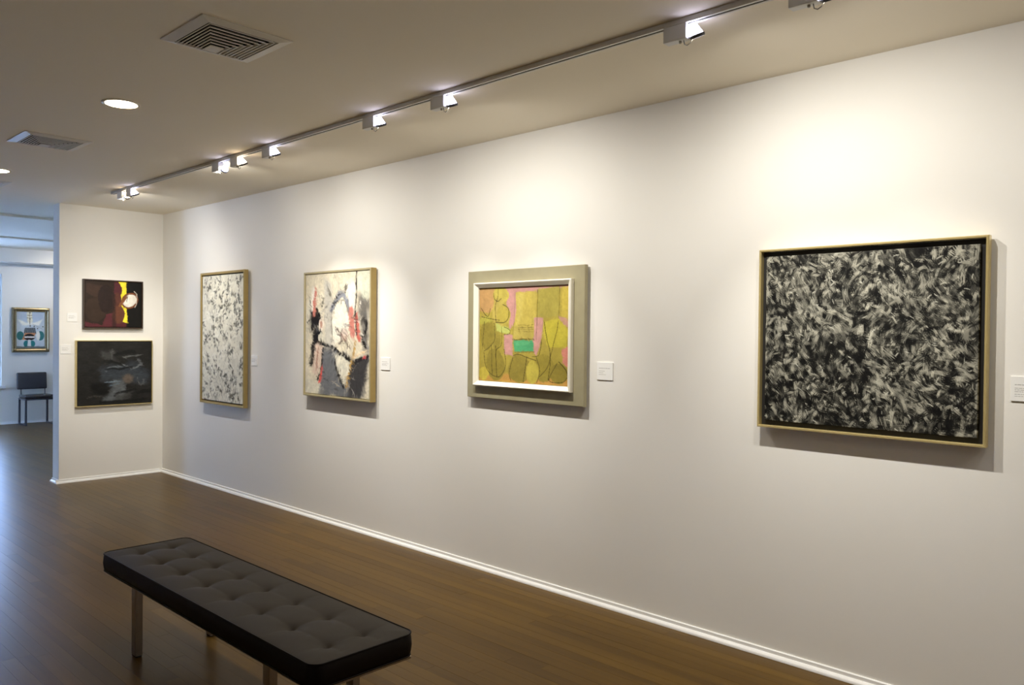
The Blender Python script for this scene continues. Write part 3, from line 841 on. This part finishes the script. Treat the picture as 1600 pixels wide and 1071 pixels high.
# --- tall white canvas with black flecks
def art_flecks(c):
    c.var(.14, 12); rs = c.rs
    dens = fbm(c.ny, c.nx, 7, rs)
    for i in range(500):
        u, v = rs.rand(), rs.rand()
        c.dab(u, v, rs.uniform(0, 3.14), rs.uniform(.01, .04), rs.uniform(.004, .012), (232, 228, 212) if i % 3 else (182, 178, 162), op=.8)
    n = 0
    while n < 185:
        u, v = rs.rand(), rs.rand()
        d = dens[int(v * c.ny), int(u * c.nx)]
        if rs.rand() > (d - .25) * 2.0: continue
        a0 = rs.choice([.5, 1.0, 2.1, 2.6]) + rs.uniform(-.4, .4)
        for k in range(rs.randint(2, 6)):
            g = rs.choice([34, 50, 70, 96])
            c.dab(u + rs.normal(0, .022), v + rs.normal(0, .014), a0 + rs.uniform(-.8, .8), rs.uniform(.007, .020), rs.uniform(.0045, .0115), (g, g * .97, g * .84), op=rs.uniform(.75, .98), streak=.4, ragged=.6)
        n += 1
    for i in range(150):
        c.dab(rs.rand(), rs.rand(), rs.uniform(0, 3.14), rs.uniform(.003, .010), rs.uniform(.002, .004), (92, 88, 74), op=.8, streak=.2)
    for i in range(70):
        c.dab(rs.uniform(.35, .85), rs.uniform(.78, .97), rs.uniform(1, 2.2), rs.uniform(.01, .03), .0035, (60, 58, 50), op=.8)
    c.var(.10, 60)

W1, H1 = 0.890, 1.275
r = hang('painting', 'right', 7.692, 0.828, 'tall white painting flecked with black marks in a gold frame')
for o in frame_rails(r, 'frame_rail', 0, 0, W1, H1, [(0, 0.017), (0, 0.054), (0.002, 0.056), (0.020, 0.056), (0.022, 0.053), (0.022, 0.017)], M['gold_side']): pass
link('backing', boxes('backing', [(0.0225, W1 - 0.0225, 0.0225, H1 - 0.0225, 0.018, 0.026)]), M['black'], r)
ins = 0.034
link('hanging_cleat', boxes('hanging_cleat', [(0.2, W1 - 0.2, H1 - 0.22, H1 - 0.14, 0.0, 0.0175)]), M['dark_wood'], r)
c = Canvas(W1 - 2 * ins, H1 - 2 * ins, 190, 290, (214, 209, 190), 31); art_flecks(c)
o = link('canvas', c.mesh('canvas', 0.0005, 0.02), paint_mat('paint_flecks', 0.5), r); o.location = (ins, ins, 0.047)

# --- dark brown and maroon canvas with yellow band and white oval (end wall, upper)
def art_maroon(c):
    c.poly([(0, 0), (.55, 0), (.6, .5), (.5, 1), (0, 1)], (44, 32, 24), soft=.05, wob=.06)
    c.poly([(.02, .05), (.3, .1), (.32, .25), (.18, .36), (.02, .26)], (62, 44, 34), op=.8, soft=.03)
    c.blob(.18, .62, .18, .27, (52, 38, 28), wob=.2); c.blob(.36, .38, .14, .3, (38, 26, 22), wob=.2)
    c.poly([(.58, 0), (.72, 0), (.725, .5), (.745, .9), (.66, .93), (.64, .5)], (236, 216, 56), wob=.02)
    c.poly([(.72, 0), (1, 0), (1, 1), (.75, 1), (.735, .5)], (16, 14, 12), wob=.015)
    c.poly([(.5, 0), (.58, 0), (.64, .12), (.64, .26), (.58, .34), (.5, .3)], (78, 36, 40), wob=.03)
    c.poly([(0, .88), (.3, .96), (.36, .72), (.5, .66), (.56, .86), (.73, .9), (.72, 1), (0, 1)], (84, 38, 42), wob=.05)
    c.blob(.56, .42, .075, .19, (84, 48, 38), wob=.15); c.blob(.585, .72, .11, .2, (94, 56, 40), wob=.2)
    c.poly([(.46, .28), (.53, .28), (.54, 1), (.47, 1)], (46, 30, 26), op=.7, soft=.03)
    c.stroke([(.50, 0), (.505, 1)], .006, (34, 22, 20), op=.7)
    c.blob(.785, .41, .165, .165, (118, 70, 42), rot=-.75, wob=.12); c.blob(.785, .41, .135, .125, (226, 220, 206), rot=-.75, wob=.1)
    c.stroke([(.61, .52), (.66, .44), (.72, .33)], .03, (122, 76, 46), wob=.03)
    c.stroke([(.74, .33), (.735, .45)], .006, (70, 50, 40)); c.curve([(.86, .2), (.91, .28), (.91, .46), (.88, .55)], .008, (214, 204, 186), op=.8)
    c.painterly(900, .03, .010, .15, op=.7)
    c.var(.2, 14)

WA, HA = 0.585, 0.500
r = hang('painting', 'end', -0.812, 1.548, 'dark maroon painting with yellow band and white oval, upper one on the end wall')
frame_rails(r, 'frame_rail', 0, 0, WA, HA, [(0, 0.0), (0, 0.046), (0.002, 0.048), (0.010, 0.048), (0.012, 0.045), (0.012, 0.0)], M['dark_wood'])
link('backing', boxes('backing', [(0.0125, WA - 0.0125, 0.0125, HA - 0.0125, 0.002, 0.018)]), M['black'], r)
ins = 0.016
c = Canvas(WA - 2 * ins, HA - 2 * ins, 180, 150, (30, 22, 18), 41); art_maroon(c)
o = link('canvas', c.mesh('canvas', 0.0004, 0.02), paint_mat('paint_maroon', 0.45), r); o.location = (ins, ins, 0.040)

# --- nearly black canvas with blue-grey smudges (end wall, lower)
def art_night(c):
    c.var(.35, 6)
    bg = (78, 84, 90); dk = (14, 14, 14)
    c.poly([(.28, .40), (.8, .36), (.95, .5), (.9, .66), (.5, .66), (.3, .6)], (56, 62, 68), soft=.12, wob=.15, op=.8)
    c.poly([(.3, .16), (.5, .18), (.5, .3), (.34, .32)], (70, 70, 68), soft=.08, wob=.15, op=.7)
    c.poly([(.5, .62), (.62, .6), (.66, .78), (.6, .92), (.34, .94), (.42, .8)], (96, 100, 102), soft=.06, wob=.12, op=.8)
    c.stroke([(.45, .13), (.46, .28)], .012, (84, 84, 82), op=.7, wob=.05)
    c.stroke([(.62, .26), (.85, .22)], .012, (104, 106, 104), op=.7, wob=.04); c.stroke([(.80, .3), (.87, .38)], .02, (92, 94, 96), op=.7, wob=.06)
    c.stroke([(.37, .48), (.39, .42), (.55, .4)], .010, (106, 112, 116), op=.7, wob=.05); c.stroke([(.6, .36), (.7, .44), (.82, .38), (.87, .37)], .010, (116, 120, 122), op=.7, wob=.07)
    c.stroke([(.36, .645), (.58, .64)], .008, (122, 138, 150), op=.8, wob=.03); c.stroke([(.42, .70), (.55, .68)], .012, (96, 112, 124), op=.6, wob=.05)
    c.blob(.67, .6, .07, .07, (106, 92, 78), soft=.6, op=.7); c.stroke([(.78, .6), (.84, .72), (.88, .6)], .012, (104, 104, 104), op=.6, wob=.08)
    c.stroke([(.38, .45), (.55, .44), (.72, .42)], .018, dk, op=.8, wob=.06); c.stroke([(.5, .20), (.75, .17)], .03, dk, op=.7, wob=.08); c.stroke([(.34, .31), (.55, .34)], .02, dk, op=.7, wob=.07)
    c.stroke([(.48, .86), (.55, .80), (.75, .80)], .022, dk, op=.9, wob=.08); c.poly([(.5, .84), (.72, .82), (.7, .94), (.5, .95)], (64, 64, 62), soft=.08, wob=.1, op=.8)
    c.poly([(.18, .66), (.4, .66), (.4, .82), (.2, .84)], dk, soft=.05, wob=.1, op=.8); c.stroke([(.12, .88), (.3, .86)], .01, (74, 72, 66), op=.6, wob=.05); c.stroke([(.3, .955), (.9, .95)], .02, dk, op=.8, wob=.04)
    c.stroke([(.8, .85), (.95, .8)], .03, dk, op=.7, wob=.1)
    c.painterly(1500, .035, .010, .25, flow=0.0, op=.8)
    c.var(.3, 18, .5); c.var(.15, 50)

WB, HB = 0.752, 0.672
r = hang('painting', 'end', -0.878, 0.754, 'nearly black painting with blue-grey smudges, lower one on the end wall')
frame_rails(r, 'frame_rail', 0, 0, WB, HB, [(0, 0.0), (0, 0.048), (0.001, 0.050), (0.007, 0.050), (0.008, 0.048), (0.008, 0.0)], M['brass'])
link('backing', boxes('backing', [(0.0085, WB - 0.0085, 0.0085, HB - 0.0085, 0.002, 0.02)]), M['black'], r)
ins = 0.012
c = Canvas(WB - 2 * ins, HB - 2 * ins, 190, 170, (34, 33, 31), 51); art_night(c)
o = link('canvas', c.mesh('canvas', 0.0004, 0.02), paint_mat('paint_night', 0.45), r); o.location = (ins, ins, 0.043)

# --- pale canvas with teal discs in a gilt frame (far room)
def art_pale(c):
    c.var(.10, 5)
    c.poly([(0, 0), (1, 0), (1, .3), (0, .25)], (168, 184, 204), soft=.25, op=.7)
    for u, v in ((.45, .06), (.46, .15), (.47, .24)): c.blob(u, v, .10, .075, (228, 222, 196), op=.9)
    c.poly([(.05, .22), (.35, .3), (.65, .3), (.92, .2), (.8, .38), (.5, .36), (.2, .38)], (236, 234, 222), soft=.05)
    c.blob(.13, .66, .13, .12, (58, 118, 118), wob=.06); c.blob(.84, .66, .14, .13, (58, 118, 118), wob=.06); c.blob(.76, .66, .07, .13, (232, 230, 220), wob=.06)
    c.poly([(.3, .44), (.64, .44), (.7, .6), (.24, .6)], (88, 96, 100))
    for k in range(5): c.stroke([(.34 + k * .065, .44), (.31 + k * .08, .6)], .006, (140, 146, 148), op=.8)
    c.poly([(.28, .58), (.68, .58), (.6, .76), (.2, .78)], (198, 138, 98)); c.blob(.46, .70, .2, .09, (40, 36, 36)); c.stroke([(.3, .70), (.62, .70)], .022, (226, 222, 212))
    c.blob(.34, .88, .1, .09, (46, 122, 124)); c.blob(.56, .88, .1, .09, (46, 122, 124)); c.poly([(.4, .78), (.5, .78), (.52, 1), (.38, 1)], (214, 218, 216))
    c.poly([(0, .955), (1, .955), (1, 1), (0, 1)], (104, 112, 108), soft=.03)
    for u, v in ((.47, .03), (.47, .20), (.48, .39), (.62, .40), (.74, .46), (.93, .41)): c.blob(u, v, .022, .016, (70, 60, 40))
    c.stroke([(.46, .02), (.47, .42)], .006, (96, 84, 52)); c.stroke([(.38, .1), (.55, .1)], .006, (120, 104, 60)); c.stroke([(.36, .17), (.57, .17)], .006, (120, 104, 60)); c.stroke([(.56, .34), (.92, .48)], .005, (120, 110, 80), op=.5)
    c.var(.08, 20)

WF, HF = 0.537, 0.720
r = hang('painting', 'far', 0.063, 1.152, 'small pale blue painting with teal discs in a gilt frame, above the chair')
frame_rails(r, 'frame_rail', 0, 0, WF, HF, [(0, 0.0), (0, 0.04), (0.008, 0.055), (0.022, 0.060), (0.034, 0.046), (0.048, 0.040), (0.056, 0.046), (0.062, 0.038), (0.066, 0.025), (0.066, 0.0)], M['antique'])
for k, (cx, cy) in enumerate(((0.030, 0.030), (WF - 0.030, 0.030), (WF - 0.030, HF - 0.030), (0.030, HF - 0.030))):
    o = link('corner_ornament', lathe('corner_ornament', [(0.030, 0.0), (0.028, 0.006), (0.016, 0.011), (0.006, 0.013)], 12), M['antique'], r); o.location = (cx, cy, 0.048)
link('backing', boxes('backing', [(0.067, WF - 0.067, 0.067, HF - 0.067, 0.002, 0.008)]), M['black'], r)
ins = 0.067
c = Canvas(WF - 2 * ins, HF - 2 * ins, 90, 130, (196, 206, 212), 61); art_pale(c)
o = link('canvas', c.mesh('canvas', 0.0, 0.01), paint_mat('paint_pale', 0.5), r); o.location = (ins, ins, 0.022)

# ------------------------------------------------------------------ wall labels
def make_card(wall, a, z0, w, h, label, lines, seed):
    r = hang('wall_label', wall, a, z0, label, 'wall label', 'white wall labels')
    link('card', bevel_box('card', 0, w, 0, h, 0, 0.0050, 0.0006, 1), M['card'], r)
    rg = random.Random(seed)
    bs = []
    for (v, x1, th) in lines:
        x = 0.13 * w
        while x < x1 * w:
            ww = rg.uniform(0.05, 0.13) * w
            e = min(x + ww, x1 * w)
            bs.append((x, e, h * v - th * h / 2, h * v + th * h / 2, 0.0050, 0.0052))
            x = e + 0.018 * w
    link('printed_text', boxes('printed_text', bs), M['ink'], r)
    return r
T = [(.66, .72, .035), (.52, .84, .025), (.45, .6, .025), (.38, .7, .025), (.28, .5, .025), (.20, .78, .02)]
make_card('right', 0.744, 1.300, 0.112, 0.098, 'small white wall label cut by the right photo edge', T, 1)
make_card('right', 2.789, 1.285, 0.111, 0.101, 'small white wall label right of the yellow painting', [(.66, .84, .03), (.50, .5, .025), (.40, .42, .025), (.30, .58, .02)], 2)
make_card('right', 4.816, 1.261, 0.110, 0.092, 'small white wall label right of the cream and grey gestural painting', T[:4], 3)
make_card('right', 6.768, 1.224, 0.117, 0.090, 'small white wall label right of the tall flecked painting', T[:4], 4)
make_card('end', -0.948, 1.614, 0.090, 0.088, 'small white wall label left of the maroon painting', T[:4], 5)
make_card('end', -1.010, 1.292, 0.094, 0.090, 'small white wall label left of the nearly black painting', T[:4], 6)

# ------------------------------------------------------------------ tufted bench
def make_bench():
    X0, X1, Y0, Y1 = -2.172, -1.730, 2.295, 4.225
    ZT, ZB = 0.425, 0.340
    cx, cy = (X0 + X1) / 2, (Y0 + Y1) / 2
    hx, hy = (X1 - X0) / 2, (Y1 - Y0) / 2
    root = empty('tufted_bench', (cx, cy, 0))
    tag(root, 'long dark grey button-tufted leather bench on flat steel legs', 'bench')
    bx = (-0.32 * hx, 0.34 * hx)
    bx = (-0.078, 0.078)
    by = [-hy + 0.135 + k * (2 * hy - 0.27) / 7 for k in range(8)]
    R = 0.045
    def rnd(x, y, hx_, hy_, r):
        ax, ay = abs(x) - (hx_ - r), abs(y) - (hy_ - r)
        if ax > 0 and ay > 0:
            d = math.hypot(ax, ay)
            m_ = max(ax, ay)
            if d > 1e-9:
                k = m_ / d
                return (math.copysign(hx_ - r + ax * k, x), math.copysign(hy_ - r + ay * k, y))
        return (x, y)
    nx, ny = 64, 240
    V, Fc = [], []
    sp = by[1] - by[0]
    for j in range(ny + 1):
        for i in range(nx + 1):
            x = -hx + 2 * hx * i / nx; y = -hy + 2 * hy * j / ny
            ex = min(hx - abs(x), hy - abs(y))
            z = ZT + 0.010 * (1 - math.exp(-max(ex, 0) / 0.05))
            for a in bx:
                for b in by:
                    d = math.hypot(x - a, y - b)
                    if d < 0.3: z -= 0.0225 * math.exp(-d / 0.036)
            # shallow cross pulls between buttons and out to the edges
            k = (y - by[0]) / sp
            kk = max(0, min(7, round(k)))
            dy = abs(y - by[kk])
            fade = 1.0 if abs(x) < bx[1] else max(0.0, 1 - (abs(x) - bx[1]) / (hx - bx[1]) * 1.05)
            z -= 0.0045 * fade * math.exp(-dy / 0.016)
            if by[0] - 0.10 < y < by[-1] + 0.10:
                dxx = min(abs(x - bx[0]), abs(x - bx[1]))
                z -= 0.0028 * math.exp(-dxx / 0.014)
            px, py = rnd(x, y, hx - 0.004, hy - 0.004, R)
            px, py = (px if abs(px) <= hx - 0.004 else math.copysign(hx - 0.004, px)), (py if abs(py) <= hy - 0.004 else math.copysign(hy - 0.004, py))
            V.append((px, py, z))
    for j in range(ny):
        for i in range(nx):
            a = j * (nx + 1) + i
            Fc.append((a, a + 1, a + nx + 2, a + nx + 1))
    me = bpy.data.meshes.new('cushion_top'); me.from_pydata(V, [], Fc)
    me.polygons.foreach_set('use_smooth', [True] * len(Fc)); me.update()
    ctop = link('cushion_top', me, M['leather'], root)
    # side band: rounded rectangle loops
    def loop(ins, z):
        pts = []
        for (sx, sy, a0) in ((1, 1, 0), (-1, 1, 90), (-1, -1, 180), (1, -1, 270)):
            for k in range(7):
                a = math.radians(a0 + 90 * k / 6)
                pts.append((sx * (hx - R) + (R - ins) * math.cos(a), sy * (hy - R) + (R - ins) * math.sin(a), z))
        return pts
    rows = [loop(0.012, ZB + 0.0), loop(0.004, ZB + 0.004), loop(0.0, ZB + 0.02), loop(-0.003, (ZT + ZB) / 2), loop(0.0, ZT - 0.012), loop(0.004, ZT - 0.002)]
    n = len(rows[0])
    V = [p for rw in rows for p in rw]
    Fc = []
    for a in range(len(rows) - 1):
        for k in range(n):
            l = (k + 1) % n
            Fc.append((a * n + k, a * n + l, (a + 1) * n + l, (a + 1) * n + k))
    Fc.append(list(range(n)))
    sb = link('cushion_side', mesh_from('cushion_side', V, Fc, True), M['leather_side_shade'], root)
    sb['label'] = 'leather side band with shade put into its colour'
    link('piping', tube('piping', loop(0.002, ZT), 0.0035, 8, closed=True), M['leather_side_shade'], sb)
    link('piping', tube('piping', loop(0.003, ZB + 0.004), 0.003, 8, closed=True), M['leather_side_shade'], sb)
    btn = lathe('button', [(0.0105, -0.004), (0.0105, 0.0), (0.008, 0.003), (0.003, 0.0042)], 14)
    for a in bx:
        for b in by:
            o = link('button', btn, M['leather'], ctop); o.location = (a, b, ZT + 0.010 - 0.0225 - 0.0085 - 0.002)
    link('base_plate', bevel_box('base_plate', -hx + 0.012, hx - 0.012, -hy + 0.012, hy - 0.012, ZB - 0.012, ZB - 0.0005, 0.002, 1), M['steel'], root)
    for yy in (2.640 - cy, 3.865 - cy):
        link('crossbar', bevel_box('crossbar', -hx + 0.056, hx - 0.056, yy - 0.025, yy + 0.025, ZB - 0.034, ZB - 0.0125, 0.0015, 1), M['steel'], root)
        for s in (-1, 1):
            xa, xb = sorted((s * (hx - 0.022), s * (hx - 0.055)))
            link('leg', bevel_box('leg', xa, xb, yy - 0.025, yy + 0.025, 0.006, ZB - 0.0125, 0.0015, 1), M['steel'], root)
            link('foot_pad', bevel_box('foot_pad', xa + .002, xb - .002, yy - 0.023, yy + 0.023, 0.0005, 0.0058, 0.001, 1), M['black'], root)
    return root
make_bench()

# ------------------------------------------------------------------ chair in the far room
def make_chair():
    X0, X1, YBk, YFr = 0.125, 0.555, 14.545, 14.135
    root = empty('side_chair', ((X0 + X1) / 2, (YBk + YFr) / 2, 0))
    tag(root, 'dark padded side chair with metal frame in the far room', 'chair')
    cx, cy = (X0 + X1) / 2, (YBk + YFr) / 2
    hx, hy = (X1 - X0) / 2, (YBk - YFr) / 2
    def padded(name, x0, x1, y0, y1, z0, z1, r): 
        me = bevel_box(name, x0, x1, y0, y1, z0, z1, r, 4); me.polygons.foreach_set('use_smooth', [True] * len(me.polygons)); return me
    link('seat', padded('seat', -hx + .004, hx - .004, -hy - .01, hy - .05, 0.425, 0.480, 0.018), M['chair_pad'], root)
    bk = link('backrest', padded('backrest', -hx - 0.012, hx - 0.012, -0.022, 0.022, -0.135, 0.135, 0.018), M['chair_pad'], root)
    bk.location = (0, hy - 0.01, 0.690); bk.rotation_euler = (math.radians(-6), 0, 0)
    t = 0.014
    for s in (-1, 1):
        x = s * (hx - 0.016)
        link('leg', bevel_box('leg', x - t, x + t, -hy, -hy + 2 * t, 0.0225, 0.424, 0.002, 1), M['chrome'], root)
        link('leg', bevel_box('leg', x - t, x + t, hy - 0.07, hy - 0.07 + 2 * t, 0.0225, 0.424, 0.002, 1), M['chrome'], root)
        link('floor_runner', bevel_box('floor_runner', x - t, x + t, -hy - .005, hy - 0.045, 0.0005, 0.022, 0.002, 1), M['chrome'], root)
        link('seat_rail', bevel_box('seat_rail', x - t, x + t, -hy + 2 * t + .001, hy - 0.071, 0.402, 0.424, 0.002, 1), M['chrome'], root)
        link('back_post', tube('back_post', [(x * 0.86, hy - 0.052, 0.41), (x * 0.86, hy - 0.036, 0.46), (x * 0.86, hy - 0.030, 0.57)], 0.009, 8), M['chrome'], root)
    for y in (-hy, hy - 0.07):
        link('cross_rail', bevel_box('cross_rail', -hx + 0.031, hx - 0.031, y, y + 2 * t, 0.402, 0.424, 0.002, 1), M['chrome'], root)
    return root
make_chair()
